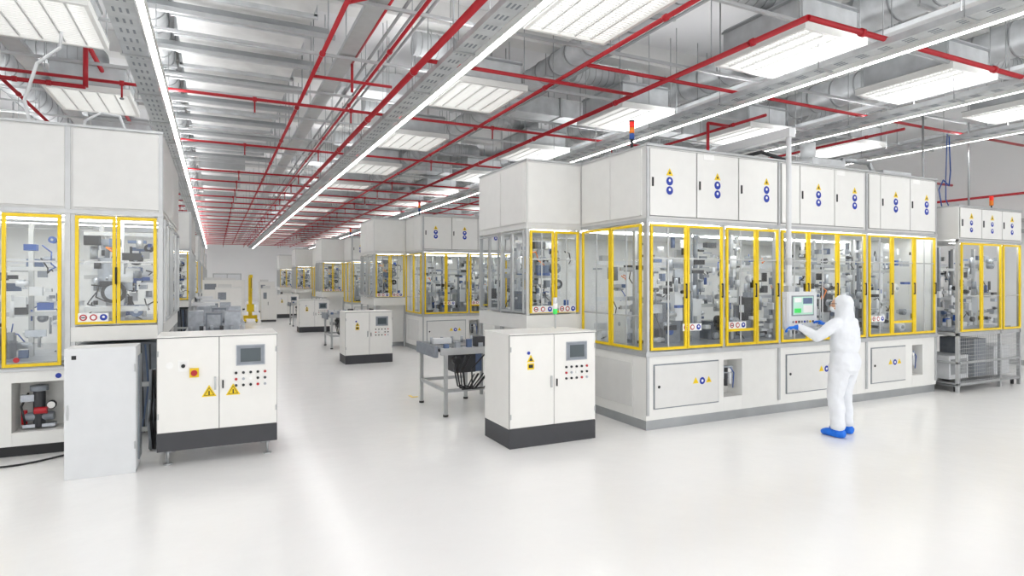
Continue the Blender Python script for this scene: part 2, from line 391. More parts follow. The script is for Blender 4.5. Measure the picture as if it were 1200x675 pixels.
# ---------------- left machine ----------------
def left_machine():
    Y0=8.56; X0,X1=-6.1,-.58; YE=11.9
    e=empty('enclosed_test_machine',(X1,Y0,0))
    b=MB(); XM=-1.53
    b.box(X0,Y0,2.82,X1,YE,H-.03,'grey_panel'); b.box(X0,Y0-.02,H-.03,X1+.01,YE,H,'alu')
    b.box(X0,Y0-.02,2.77,X1+.01,Y0+.05,2.82,'alu')
    for a,c in ((-2.32,-1.56),(-1.48,-.62),(-3.2,-2.35),(-4.1,-3.23),(-5.0,-4.13),(-6.0,-5.03)): b.box(a,Y0-.02,2.85,c,Y0,H-.05,'grey_panel')
    b.box(X1,Y0+.05,2.85,X1+.015,10.2,H-.05,'grey_panel'); b.box(X1,10.22,2.85,X1+.015,YE-.05,H-.05,'grey_panel')
    for x in (XM-.03,X1-.05,X0): b.box(x,Y0-.012,1.0 if x<-1 else 1.2,x+.055,Y0+.05,H-.03,'alu')
    b.box(X0,Y0+.35,.13,XM,YE,.97,'white_panel'); b.box(X0+.05,Y0+.08,0,XM,YE,.13,'black')
    b.box(X0,Y0,.13,-2.05,Y0+.35,.97,'white_panel'); b.box(-2.05,Y0,.13,XM,Y0+.35,.28,'white_panel'); b.box(-2.05,Y0,.84,XM,Y0+.35,.97,'white_panel'); b.box(-1.57,Y0,.28,XM,Y0+.35,.84,'white_panel')
    b.box(X0,Y0-.02,.97,XM,Y0+.05,1.0,'alu'); b.box(X0,Y0+.06,.97,XM,YE,1.0,'alu')
    px,py=-1.83,Y0+.16
    b.cyl((px,py,.3),(px,py,.72),.06,'dark',12); b.cyl((px,py,.72),(px,py,.78),.09,'mach_grey',12); b.cyl((px-.13,py,.42),(px+.14,py,.42),.05,'mach_grey',12); b.cyl((px-.03,py-.08,.5),(px+.09,py-.08,.5),.04,'red',12)
    b.box(px-.17,py-.04,.6,px+.02,py+.04,.68,'mach_silver'); b.box(px-.15,py-.05,.3,px+.16,py+.05,.34,'mach_silver')
    b.cyl((px+.12,py-.05,.55),(px+.12,py,.55),.05,'black',12); b.cyl((px+.12,py-.055,.55),(px+.12,py-.05,.55),.04,'sticker_white',12); b.tube([(px-.1,py,.7),(px-.16,py-.04,.55),(px-.12,py-.05,.34)],.012,'black'); b.cyl((px-.14,py,.34),(px-.14,py,.5),.03,'red',10)
    b.tag(-1.62,Y0-.001,.9,.03,'sign_blue',12)
    b.box(XM,Y0,1.28,X1,YE,1.45,'white_panel')
    for (x,y) in ((XM+.02,Y0),(X1-.05,Y0),(X1-.05,10.1),(X1-.05,YE-.06)):
        b.box(x,y,0,x+.05,y+.05,1.28,'alu'); b.box(x,y,1.45,x+.05,y+.05,2.8,'alu')
    b.box(XM,Y0+.5,.1,X1-.1,YE-.3,1.2,'mach_grey')
    b.box(XM+.1,Y0+.05,.15,X1-.06,Y0+.1,.2,'alu'); b.box(XM+.1,Y0+.05,.7,X1-.06,Y0+.1,.75,'alu')
    R=random.Random(4)
    for k in range(14):
        x=XM+.15+k*.05; b.tube([(x,Y0+.2,1.2),(x+R.uniform(-.05,.05),Y0+.15,.7),(x+R.uniform(-.05,.05),Y0+.25,.1)],.012,'dark' if k%3 else 'mach_blue',5)
    panes=[(-2.13,-1.59,1.02)]+[(-2.75-.62*i,-2.17-.62*i,1.02) for i in range(6)]+[(-1.46,-1.06,1.48),(-1.05,-.64,1.48)]
    for a,c,z in panes:
        frameY(b,a,c,z,2.75,Y0,'yellow',w=.035); b.box(a+.035,Y0-.012,2.2,c-.035,Y0,2.22,'alu')
    b.cyl((-1.055,Y0-.05,1.95),(-1.055,Y0-.05,2.15),.012,'black',6)
    stickerrow(b,-1.28,1.56,Y0-.03,.3); b.tag(-2.0,Y0-.03,1.1,.03,'red',12)
    for a,c in ((Y0+.06,9.3),(9.32,10.1),(10.2,11.0),(11.02,11.84)): frameX(b,a,c,1.48,2.75,X1+.03,'alu',w=.03)
    b.box(X0,YE-.05,1,X1-.06,YE,2.8,'white_panel')
    b.obj('frame_and_panels',(X1,Y0,0),e,bevel=.004)
    b=MB()
    for a,c,z in panes: b.quadY(a+.02,z+.02,c-.02,2.73,Y0+.003,'glass')
    b.obj('window_glass',(X1,Y0,0),e)
    b=MB()
    clutter(b,X0+.1,XM-.05,Y0+.12,Y0+1.6,1.01,2.7,320,11)
    clutter(b,XM+.05,X1-.08,Y0+.1,Y0+1.6,1.46,2.7,110,12)
    b.box(-1.4,Y0+.12,1.62,-.75,Y0+.3,1.68,'mach_white'); b.cyl((-1.1,Y0+.1,1.85),(-1.1,Y0+.16,1.85),.13,'black',20); b.cyl((-1.1,Y0+.09,1.85),(-1.1,Y0+.12,1.85),.09,'mach_silver',20)
    b.quadZ(X0+.1,Y0+.12,X1-.1,Y0+.22,2.76,'interior_fill'); b.quadZ(X0+.1,Y0+1.5,X1-.1,Y0+1.65,2.76,'interior_fill')  # added glowing quads, interior fill light
    b.obj('transfer_mechanism',(X1,Y0,0),e)
    return e
lm=left_machine()
for k in range(1,5): dupgroup(lm,(0,9.64*k,0))

# ---------------- end station on the right ----------------
def end_station():
    e=empty('inspection_station',(11.8,6.15,0)); b=MB()
    X0,X1,Y0,YE=11.8,13.9,6.15,8.6; HT=3.3
    b.box(X0,Y0,2.72,X1,YE,HT,'grey_panel'); b.box(X0,Y0-.02,HT,X1,YE,HT+.03,'alu'); b.box(X0,Y0-.02,2.68,X1,Y0+.05,2.72,'alu')
    for a,c in ((11.84,12.5),(12.52,13.18),(13.2,13.86)): updoorY(b,a,c,2.75,HT-.02,Y0); sign2(b,(a+c)/2,2.97,Y0-.022,.045)
    b.box(X0,Y0,1.0,X1,YE,1.06,'alu')
    for x in (11.8,13.17,13.85):
        for y in (Y0,YE-.06): b.box(x,y,0,x+.05,y+.05,2.72,'alu')
    for a,c in ((11.86,12.5),(12.51,13.16),(13.23,13.84)):
        frameY(b,a,c,1.08,2.66,Y0,'yellow',w=.034); b.box(a+.04,Y0-.012,1.7,c-.04,Y0,1.72,'alu')
    for z in (.12,.5): b.box(X0,Y0,z,X1,Y0+.04,z+.04,'alu'); b.box(X0,Y0,z,X0+.04,YE,z+.04,'alu')
    k=0
    while X0+.06*k<X1: b.cyl((X0+.06*k,Y0-.005,.1),(X0+.06*k,Y0-.005,1.0),.004,'alu',4); k+=1
    for i in range(14): b.box(X0,Y0-.008,.12+i*.065,X1,Y0-.002,.126+i*.065,'alu')
    b.box(X0+.05,YE-.5,.15,X1-.05,YE,.98,'white_panel')
    b.box(X0+.1,Y0+.2,.2,X0+.7,Y0+.8,.62,'mach_white'); b.box(X0+.9,Y0+.2,.2,X0+1.3,Y0+.8,.9,'mach_grey'); b.box(X0+1.45,Y0+.15,.2,X1-.1,Y0+.7,.75,'mach_white'); b.box(X0+.15,Y0+.19,.28,X0+.65,Y0+.2,.56,'steel')
    b.box(X0,Y0+.05,.1,X1,YE-.5,.14,'steel')
    for x in (X0+.1,X1-.1):
        b.cyl((x,Y0+.1,0),(x,Y0+.1,.1),.03,'black',8)
    b.box(X0,YE-.05,1,X1,YE,2.7,'white_panel')
    b.cyl((13.6,6.5,HT),(13.6,6.5,HT+.15),.015,'dark',8); b.cyl((13.6,6.5,HT+.15),(13.6,6.5,HT+.25),.035,'orange',10); b.cyl((13.6,6.5,HT+.25),(13.6,6.5,HT+.33),.035,'red_sig',10)
    b.obj('frame_and_panels',(X0,Y0,0),e,bevel=.003)
    b=MB()
    for a,c in ((11.86,12.5),(12.51,13.16),(13.23,13.84)): b.quadY(a+.02,1.1,c-.02,2.64,Y0+.003,'glass')
    b.obj('window_glass',(X0,Y0,0),e)
    b=MB(); clutter(b,X0+.1,X1-.1,Y0+.12,Y0+1.5,1.07,2.6,190,21); b.quadZ(X0+.1,Y0+.12,X1-.1,Y0+.22,2.66,'interior_fill'); b.obj('transfer_mechanism',(X0,Y0,0),e)  # last quad is an added glow to fill the interior
end_station()
e=empty('electrical_switch_cabinet',(15.4,9.0,0)); b=MB()
b.box(14.6,9.0,.1,16.6,9.8,2.2,'grey_panel'); b.box(14.65,9.05,0,16.55,9.75,.1,'plinth_dark')
for i in range(3): b.box(14.63+i*.66,8.98,.15,15.26+i*.66,9.0,2.15,'white_panel'); b.box(15.2+i*.66,8.96,1.1,15.23+i*.66,8.98,1.3,'black')
b.obj('enclosure',(14.6,9,0),e)

# ---------------- control cabinets ----------------
def cabinet(x0,y0,x1,y1,z0,h,feet,name='control_cabinet',plz=.12,lamp=False,stop='left'):
    e=empty(name,(x0,y0,0)); b=MB(); xm=(x0+x1)/2+.0
    b.box(x0,y0+.02,z0+plz,x1,y1,h,'cabinet_white')
    b.box(x0+.0,y0+.0,z0,x1,y1,z0+plz,'plinth_dark') 
    b.box(x0+.0,y0+.012,z0+plz,x1,y0+.02,h,'seam')
    b.box(x0+.005,y0,z0+plz+.012,xm-.004,y0+.012,h-.01,'cabinet_white'); b.box(xm+.004,y0,z0+plz+.012,x1-.005,y0+.012,h-.01,'cabinet_white')
    b.box(x0-.005,y0-.01,h,x1+.005,y1+.005,h+.012,'cabinet_white')
    b.box(x0-.004,y0+.05,z0+plz+.03,x0,y1-.04,h-.03,'cabinet_white')
    if feet:
        for x in (x0+.1,x1-.1):
            for y in (y0+.08,y1-.08):
                b.cyl((x,y,0),(x,y,.015),.045,'alu',14); b.cyl((x,y,.015),(x,y,z0),.014,'steel',8); b.cyl((x,y,z0-.03),(x,y,z0),.03,'steel',6)
    for z in (z0+.35,h-.2):
        b.cyl((x0+.012,y0-.008,z),(x0+.012,y0-.008,z+.06),.008,'alu',8); b.cyl((x1-.012,y0-.008,z),(x1-.012,y0-.008,z+.06),.008,'alu',8)
    b.box(xm-.05,y0-.02,(z0+h)/2+.02,xm-.03,y0,(z0+h)/2+.16,'alu'); b.box(xm+.03,y0-.015,(z0+h)/2+.03,xm+.045,y0,(z0+h)/2+.12,'black')
    cx=(xm+x1)/2+.02
    b.box(cx-.15,y0-.012,h-.34,cx+.15,y0,h-.11,'mach_silver'); b.box(cx-.14,y0-.016,h-.33,cx+.14,y0-.012,h-.12,'mach_grey'); b.box(cx-.105,y0-.018,h-.30,cx+.105,y0-.016,h-.15,'screen')
    for r in range(3):
        for c in range(5):
            x=cx-.15+c*.075; z=h-.42-r*.07
            b.cyl((x,y0-.014,z),(x,y0,z),.015,['black','mach_silver','black','dark','sticker_white','red','black'][(r*5+c*3)%7],10)
            b.box(x-.018,y0-.003,z+.022,x+.018,y0,z+.03,'sticker_white')
    if stop=='left':
        for x in (xm-.1,xm+.14):
            b.tag(x,y0,h-.62,.085,'yellow',3); b.tag(x,y0-.004,h-.62,.06,'black',3,t=.001);b.tag(x,y0-.005,h-.62,.05,'yellow',3,t=.001); b.box(x-.006,y0-.008,h-.645,x+.006,y0-.006,h-.6,'black')
        b.cyl((x0+.12,y0-.01,h-.3),(x0+.12,y0,h-.3),.035,'sticker_white',14)
        b.box(x0+.2,y0-.006,h-.37,x0+.3,y0,h-.25,'sticker_white'); b.box(x0+.31,y0-.02,h-.44,x0+.4,y0,h-.34,'yellow'); b.cyl((x0+.355,y0-.05,h-.39),(x0+.355,y0-.02,h-.39),.032,'red',14)
        b.cyl((x0+.25,y0-.03,h-.31),(x0+.25,y0,h-.31),.02,'black',12)
    else:
        b.tag(x0+.28,y0,h-.3,.06,'yellow',3); b.box(x0+.235,y0-.004,h-.42,x0+.325,y0,h-.345,'yellow'); b.box(x0+.25,y0-.006,h-.40,x0+.31,y0-.004,h-.36,'black')
        b.cyl((x0+.25,y0-.01,h-.22),(x0+.25,y0,h-.22),.02,'sign_blue',12); b.tag(x0+.28,y0-.004,h-.3,.03,'black',3)
    if lamp:
        lx,ly=x1-.25,y1-.15
        b.cyl((lx,ly,h),(lx,ly,h+.2),.012,'alu',8); b.cyl((lx,ly,h+.2),(lx,ly,h+.27),.03,'green_sig',12); b.cyl((lx,ly,h+.27),(lx,ly,h+.34),.03,'sticker_white',12); b.cyl((lx,ly,h+.34),(lx,ly,h+.42),.03,'box_grey',12)
    b.obj('enclosure',(x0,y0,0),e,bevel=.005)
    return e
cabinet(-.56,7.45,.64,8.15,.16,1.38,True,plz=.19)
c2=cabinet(3.115,6.42,4.32,7.15,.0,1.345,False,plz=.23,lamp=True,stop='x')
c3=cabinet(2.76,14.57,3.89,15.3,.0,1.23,False,plz=.2,stop='x')
dupgroup(c3,(.1,9.6,0)); dupgroup(c3,(.1,19.2,0))

e=empty('side_enclosure',(-1.35,7.37,0)); b=MB()
b.box(-1.345,7.42,.02,-.735,7.76,1.29,'box_grey'); b.box(-1.35,7.37,.0,-.74,7.40,1.31,'box_grey'); b.box(-1.345,7.40,.02,-.745,7.42,1.29,'seam'); b.box(-1.35,7.40,1.29,-.735,7.76,1.31,'box_grey')
b.box(-1.29,7.366,1.2,-1.25,7.37,1.24,'black'); 
for z in (.25,1.05): b.cyl((-.748,7.362,z),(-.748,7.362,z+.08),.008,'alu',8)
b.box(-1.33,7.355,.6,-1.315,7.37,.75,'alu')
b.box(-.735,7.5,.1,-.72,7.74,1.2,'mach_grey')
b.obj('enclosure',(-1.35,7.37,0),e,bevel=.004)
b=MB(); R=random.Random(2)
for k in range(9):
    x=-.66+R.uniform(-.03,.03); y=8.25+R.uniform(-.05,.05)
    b.tube([(x,y,.95),(x+R.uniform(-.03,.03),y+.04,.6),(x+R.uniform(-.03,.03),y-.03,.35),(x+R.uniform(-.03,.03),y,.02)],.016,R.choice(['dark','black','mach_grey']),6)
b.obj('cable_bundle',(-.66,8.25,0))
b=MB(); pts=[(-2.6+ .12*i, 8.28-.28*math.sin(i*.42)*(i/10), .012) for i in range(11)]
b.tube(pts,.011,'black',6); b.obj('floor_cable',(-2,8.2,0))

# ---------------- infeed conveyor ----------------
def conveyor():
    e=empty('infeed_conveyor',(2.95,8.3,0)); b=MB()
    x0,x1=2.95,4.12
    for y in (8.35,8.75,9.15,9.5): b.box(x0,y,.9,x1,y+.05,1.0,'alu')
    for y in (8.42,9.2):
        b.box(x0+.04,y,.93,x1,y+.3,.97,'rubber')
        for i in range(9): b.cyl((x0+.06+i*.13,y,.975),(x0+.06+i*.13,y+.3,.975),.02,'mach_silver',8)
    for x in (x0+.05,x1-.35):
        for y in (8.35,9.5):
            b.box(x,y,0.03,x+.05,y+.05,.9,'alu'); b.cyl((x+.025,y+.025,0),(x+.025,y+.025,.03),.04,'black',10)
    b.box(x0+.05,8.37,.35,x1-.3,8.4,.4,'alu'); b.box(x0+.05,9.52,.35,x1-.3,9.55,.4,'alu'); b.box(x0+.06,8.4,.35,x0+.1,9.5,.4,'alu')
    b.box(x0+.3,8.55,.6,x0+.62,9.0,.88,'dark'); b.box(x0+.7,9.2,.5,x0+1.0,9.5,.88,'mach_blue'); b.box(x0+.1,9.0,1.0,x0+.4,9.15,1.08,'mach_white'); b.box(x0+.55,8.38,1.0,x0+.7,8.5,1.15,'dark')
    b.box(x0-.05,8.5,.85,x0,9.4,1.02,'mach_grey'); b.cyl((x0+.2,8.35,.82),(x0+.2,8.2,.82),.05,'black',12)
    for i in range(6): b.box(x0+.05+i*.18,8.36,1.0,x0+.12+i*.18,8.42,1.06+.03*(i%3),'mach_silver' if i%2 else 'mach_blue'); b.cyl((x0+.1+i*.17,9.1,1.0),(x0+.1+i*.17,9.1,1.1),.025,'mach_silver',8)
    R=random.Random(9)
    for k in range(7):
        a=R.uniform(0,.5)
        b.tube([(x0+.2+a,8.34,.88),(x0+.15+a*.6,8.25,.7),(x0+.2+a*.5,8.24,.5-.1*R.random()),(x0+.35+a*.6,8.28,.4),(x0+.5+a,8.36,.6)],.011,R.choice(['black','black','dark']),6)
    b.obj('conveyor_frame',(2.95,8.3,0),e)
    return e
cv=conveyor()
for k in (1,2,3): dupgroup(cv,(0,9.64*k,0))

# ---------------- aisle equipment ----------------
def bench():
    e=empty('test_workbench',(-.5,12.6,0)); b=MB()
    x0,x1,y0,y1=-.5,.5,12.6,13.8
    for x in (x0,x1-.05):
        for y in (y0,y1-.05): b.box(x,y,0,x+.05,y+.05,1.0,'alu')
    b.box(x0,y0,1.0,x1,y1,1.05,'mach_silver'); b.box(x0,y0+.02,.3,x1,y1-.02,.34,'alu')
    b.box(x0+.05,y0+.1,.34,x0+.5,y1-.1,.95,'mach_grey')
    b.box(x0+.05,y0+.1,1.05,x0+.3,y0+.4,1.42,'mach_silver'); b.box(x0+.34,y0+.1,1.05,x0+.62,y0+.45,1.38,'mach_grey'); b.box(x0+.66,y0+.15,1.05,x0+.92,y0+.5,1.4,'mach_silver')
    b.box(x0+.37,y0+.09,1.1,x0+.59,y0+.1,1.34,'mach_silver'); b.cyl((x0+.15,y0+.6,1.05),(x0+.15,y0+.6,1.5),.03,'alu',8); b.box(x0+.1,y0+.55,1.5,x0+.5,y0+.65,1.56,'mach_white')
    for i in range(5): b.cyl((x0+.1+i*.17,y0+.05,1.05),(x0+.1+i*.17,y0+.05,1.14),.035,'dark' if i%2 else 'mach_silver',10)
    b.obj('bench_frame',(-.5,12.6,0),e); return e
bn=bench(); dupgroup(bn,(.1,2.2,0)); dupgroup(bn,(-.05,5.0,0))
def rack(x,y,w,d,h):
    e=empty('equipment_cabinet',(x,y,0)); b=MB()
    b.box(x,y,.1,x+w,y+d,h,'white_panel'); b.box(x+.03,y+.05,0,x+w-.03,y+d,.1,'plinth_dark')
    b.box(x+.03,y-.015,.15,x+w/2-.005,y,h-.05,'cabinet_white'); b.box(x+w/2+.005,y-.015,.15,x+w-.03,y,h-.05,'cabinet_white')
    b.box(x+.1,y-.02,h-.5,x+w/2-.1,y-.015,h-.2,'mach_grey'); b.box(x+w/2-.05,y-.04,h*.5,x+w/2-.03,y-.015,h*.6,'black')
    b.box(x+.1,y+.1,h,x+w*.6,y+d-.1,h+.12,'grey_panel')
    b.obj('enclosure',(x,y,0),e,bevel=.005)
rack(.0,27,1.0,.8,1.7); rack(1.95,31,.7,.6,1.6); rack(-.6,35,1.5,.8,2.0); rack(.3,44,1.5,.8,2.0); rack(2.4,40,.9,.8,1.9)
# yellow hoist
e=empty('yellow_lifting_hoist',(1.5,31,0)); b=MB()
x,y=1.5,31
b.box(x-.3,y-.3,.06,x-.2,y+.5,.16,'yellow'); b.box(x+.2,y-.3,.06,x+.3,y+.5,.16,'yellow'); b.box(x-.3,y+.3,.16,x+.3,y+.5,.32,'yellow')
b.box(x-.08,y+.3,.3,x+.08,y+.5,2.2,'yellow'); b.box(x-.06,y-.5,2.1,x+.06,y+.45,2.24,'yellow'); b.cyl((x,y-.42,2.1),(x,y-.42,1.6),.015,'black',6); b.cyl((x,y-.42,1.5),(x,y-.42,1.6),.05,'yellow',8)
b.cyl((x,y+.3,1.2),(x,y-.1,2.1),.04,'yellow',10); b.box(x-.16,y+.2,.5,x+.16,y+.3,.85,'yellow')
for xx in (x-.25,x+.25):
    for yy in (y-.22,y+.42): b.cyl((xx-.03,yy,.07),(xx+.03,yy,.07),.07,'black',12)
b.obj('hoist_frame',(1.5,31,0),e)
b=MB(); b.box(3.0,10.0,0,3.12,10.06,.003,'yellow'); b.box(3.0,10.06,0,3.04,10.2,.003,'yellow'); b.obj('floor_marking_tape',(3,10,0))

# ---------------- ceiling services ----------------
def ffu():
    b=MB(); w,d=.62,.78; z=5.2
    b.box(-w,-d,z,-w+.05,d,z+.1,'white_panel'); b.box(w-.05,-d,z,w,d,z+.1,'white_panel'); b.box(-w+.05,-d,z,w-.05,-d+.05,z+.1,'white_panel'); b.box(-w+.05,d-.05,z,w-.05,d,z+.1,'white_panel')
    b.quadZ(-w+.03,-d+.03,w-.03,d-.03,z+.06,'grille_glow')  # glow put into the filter face as soft downward fill
    for i in range(1,5): 
        x=-w+i*2*w/5; b.box(x-.012,-d+.05,z+.02,x+.012,d-.05,z+.05,'grey_panel')
    n=26
    for i in range(1,n):
        y=-d+.03+i*(2*d-.06)/n; b.box(-w+.05,y-.007,z+.03,w-.05,y+.007,z+.05,'white_panel')
    b.box(-w+.08,-d+.1,z+.1,w-.08,d-.1,z+.52,'galv'); b.box(-w+.06,-d+.08,z+.46,w-.06,d-.08,z+.49,'steel')
    b.box(-w-.01,-d-.01,z+.1,w+.01,d+.01,z+.115,'alu')
    b.cyl((0,.15,z+.52),(0,.15,z+.85),.2,'galv',18); b.sph((0,.15,z+.85),.2,'galv',18,8); b.cyl((0,.15,z+.85),(-1.1,.15,z+.85),.2,'galv',18)
    for k in range(6): b.cyl((-.25-k*.15,.15,z+.85),(-.26-k*.15,.15,z+.85),.208,'steel',18)
    for x in (-w+.02,w-.02):
        for y in (-d+.1,d-.1): b.cyl((x,y,z+.1),(x,y,ZC-.001),.008,'steel',6)
    return b
fb=ffu(); base=fb.obj('fan_filter_unit'); base.location=(4.15,6.1,0)
for X in (-5.4,-1.95,4.15,7.35,10.6,13.85):
    for k in range(14):
        Y=(9.3 if X<0 else 6.05)+3.85*k
        if Y>YB-2: continue
        if X==4.15 and k==0: continue
        o=bpy.data.objects.new('fan_filter_unit',base.data); S.collection.objects.link(o); o.location=(X,Y,0)
for X,Y in ((10.6,2.2),(13.85,2.2),(-5.4,5.4),(7.35,2.2)):
    o=bpy.data.objects.new('fan_filter_unit',base.data); S.collection.objects.link(o); o.location=(X,Y,0)

b=MB()
b.box(-.5,-5,5.75,1.25,20,6.25,'duct_white')
y=-4.6
while y<20:
    b.box(-.56,y,5.69,1.31,y+.05,5.75,'galv'); b.box(-.54,y,6.25,1.29,y+.05,6.29,'galv'); b.box(-.55,y,5.72,-.5,y+.05,6.28,'galv'); b.box(1.25,y,5.72,1.30,y+.05,6.28,'galv'); y+=.75
y=-4.3
while y<20:
    b.box(-1.2,y,5.56,1.6,y+.06,5.62,'alu'); 
    for x in (-1.15,1.5): b.cyl((x,y+.03,5.55),(x,y+.03,ZC-.001),.01,'steel',6)
    b.box(-.9,y-.02,5.62,1.5,y+.08,5.69,'steel')
    y+=1.5
b.obj('supply_air_duct',(0,0,0))
def spiral(name,x,z,r,y0,y1):
    b=MB(); b.cyl((x,y0,z),(x,y1,z),r,'galv',28)
    y=y0+.3
    while y<y1:
        b.cyl((x,y,z),(x,y+.03,z),r+.012,'steel',28); y+=.55
    y=y0+1
    while y<y1:
        b.cyl((x-r-.02,y,z-r-.03),(x-r-.02,y,ZC-.001),.008,'steel',6); b.cyl((x+r+.02,y,z-r-.03),(x+r+.02,y,ZC-.001),.008,'steel',6); b.box(x-r-.05,y-.02,z-r-.05,x+r+.05,y+.02,z-r-.015,'alu'); y+=3
    b.obj(name,(x,y0,0))
spiral('spiral_duct',-.86,5.95,.22,-4,30)
spiral('spiral_duct',9.0,6.1,.3,-2,55)
spiral('spiral_duct',12.25,6.1,.3,-2,55)
spiral('spiral_duct',5.85,6.1,.22,3,55)
spiral('spiral_duct',-3.7,6.1,.3,0,55)

def strip(x,z,y0,y1,tray=True,wide=.09,tw=.22,up=460):
    e=empty('linear_light_fixture',(x,y0,z)); b=MB()
    y=y0
    while y<y1-.5:
        ye=min(y+2.4,y1)
        b.quadZ(x-wide*.5,y+.03,x+wide*.5,ye-.03,z+.008,'lamp'); b.box(x-wide*.8,y,z+.012,x+wide*.8,ye,z+.07,'white_panel')
        b.box(x-wide*.8,y,z-.004,x-wide*.55,ye,z+.012,'white_panel'); b.box(x+wide*.55,y,z-.004,x+wide*.8,ye,z+.012,'white_panel')
        b.cyl((x-wide*.3,y+1.2,z+.07),(x-wide*.3,y+1.2,ZC-.001),.007,'steel',5)
        y=ye
    if tray:
        tx=x-wide*.8-tw-.04
        b.box(tx,y0,z+.05,tx+tw,y1,z+.06,'galv'); b.box(tx-.008,y0,z+.05,tx,y1,z+.13,'galv'); b.box(tx+tw,y0,z+.05,tx+tw+.008,y1,z+.13,'galv')
        b.box(tx+.03,y0,z+.06,tx+.09,y1,z+.09,'dark'); b.box(tx+.11,y0,z+.06,tx+.16,y1,z+.085,'mach_grey')
        y=y0+.1
        while y<y1:
            for q in (.25,.5,.75): b.box(tx+tw*q-.012,y,z+.047,tx+tw*q+.012,y+.12,z+.05,'mach_grey')
            y+=.3
        y=y0+.4
        while y<y1:
            b.cyl((tx-.02,y,z+.03),(tx-.02,y,ZC-.001),.007,'steel',5); b.box(tx-.04,y-.02,z+.03,x+wide*.5,y+.02,z+.046,'alu'); y+=1.8
    b.obj('light_and_tray',(x,y0,z),e)
    l=bpy.data.lights.new('ceiling_fill','AREA'); l.shape='RECTANGLE'; l.size=.12; l.size_y=y1-y0; l.energy=up*(y1-y0)/60; l.color=(1,1,1)
    lo=bpy.data.objects.new('ceiling_fill',l); S.collection.objects.link(lo); lo.rotation_euler=(math.pi,0,0); lo.parent=e; lo.location=(0,(y1-y0)/2,.14)  # added upward-facing area lamp, fill to brighten the ceiling
strip(3.05,4.85,-4,60,wide=.075)
strip(7.75,4.85,-2,60,wide=.075)
strip(10.95,4.85,-2,60,wide=.06)
strip(14.0,4.85,-2,60,wide=.06)
strip(-.68,4.8,-4,60,wide=.06,tw=.26)
strip(-3.6,4.85,0,60,wide=.07)
strip(-6.8,4.85,0,60,tray=False,wide=.08)

# red sprinkler pipes
b=MB()
def pipe(p,q,r=.03): b.cyl(p,q,r,'red',10)
def coup(p,ax,r=.042):
    p=Vector(p); d={'x':Vector((.03,0,0)),'y':Vector((0,.03,0)),'z':Vector((0,0,.03))}[ax]; b.cyl(p-d,p+d,r,'red',10)
mains=[(1.32,5.1,2,58,.03),(2.55,4.98,-4,58,.045),(2.2,5.2,-4,40,.024),(4.75,5.08,-1,58,.03),(6.05,4.98,4.7,58,.036),(9.15,5.05,8,58,.028),(-2.9,5.05,3,58,.028),(12.5,5.05,7.5,58,.028)]
for x,z,y0,y1,r in mains:
    pipe((x,y0,z),(x,y1,z),r)
    y=y0+.8
    while y<y1: coup((x,y,z),'y',r+.012); y+=2.9
    y=y0+1.5
    while y<y1:
        b.cyl((x,y,z),(x,y,ZC-.001),.007,'steel',5); y+=3.1
pipe((6.05,4.7,4.98),(16.8,4.7,4.98),.034)
for x in (7,9.9,12.8): coup((x,4.7,4.98),'x',.05); b.cyl((x+.4,4.7,5),(x+.4,4.7,ZC-.001),.007,'steel',5)
pipe((4.75,7.25,5.05),(16.5,7.25,5.05),.028)
pipe((2.55,7.9,4.98),(6.05,7.9,4.98),.028)
y=11.1
while y<58:
    pipe((-6,y,5.05),(16.5,y,5.05),.026)
    for x in (-4,-1.3,.6,2.2,5.0,7.9,10.9): coup((x,y,5.05),'x'); pipe((x,y,5.05),(x,y,4.82),.014); b.cyl((x,y,4.8),(x,y,4.82),.03,'steel',8)
    y+=1.92 if y>18 else 3.85
for y in (5.5,9.6):
    pipe((1.32,y,5.1),(2.55,y,5.1),.024)
pipe((1.32,2,5.1),(1.32,2,6.2),.035); pipe((1.32,6.9,5.1),(1.9,6.9,5.35),.022); pipe((1.9,6.9,5.35),(1.9,9.5,5.35),.022); pipe((1.9,9.5,5.35),(1.9,9.5,4.9),.022)
pipe((-6,11.0,4.9),(-1.75,11.0,4.9),.032); pipe((-1.75,11.0,4.9),(-1.75,11.0,5.6),.035); pipe((-1.75,11.0,5.6),(-1.75,20,5.6),.035)
for x in (-2.2,-3,-2.6): coup((x,11.0,4.9),'x')
pipe((8.6,8.9,4.4),(16.8,8.9,4.4),.03); pipe((8.6,8.9,4.4),(8.6,8.9,5.05),.03); pipe((8.6,8.9,5.05),(9.15,8.9,5.05),.03)
pipe((XR-.3,0,4.0),(XR-.3,58,4.0),.03)
b.obj('sprinkler_pipework',(0,0,0))

b=MB()
y=3.4
while y<58:
    b.box(XL+1,y,5.28,XR-.5,y+.04,5.32,'alu')
    for x in (-6.5,-3.2,1.75,3.4,5.3,8.6,11.6,15):
        b.cyl((x,y+.02,5.32),(x,y+.02,ZC-.001),.008,'steel',5)
    y+=1.92
for x,z in ((2.1,5.34),(2.25,5.34),(2.4,5.34),(3.5,5.34),(5.2,5.34),(5.3,5.34),(8.5,5.34),(11.8,5.34)):
    b.cyl((x,0,z+.02),(x,58,z+.02),.022,'steel',8)
for x in (1.65,8.2,11.45,15.2,-2.7):
    b.box(x,0,5.34,x+.25,58,5.35,'alu'); b.box(x,0,5.35,x+.008,58,5.41,'galv'); b.box(x+.242,0,5.35,x+.25,58,5.41,'galv')
    b.box(x+.04,0,5.35,x+.2,58,5.38,'mach_grey')
b.obj('suspended_service_rack',(0,0,0))
b=MB()
for k in range(9):
    y=21+4*k
    b.box(-.4,y,5.5,.8,y+1.6,6.1,'duct_white'); b.box(-.45,y-.03,5.47,.85,y+.03,6.13,'alu')
    for x in (-.3,.7): b.cyl((x,y+.8,6.1),(x,y+.8,ZC-.001),.01,'steel',5)
b.obj('return_air_plenum',(0,21,0))
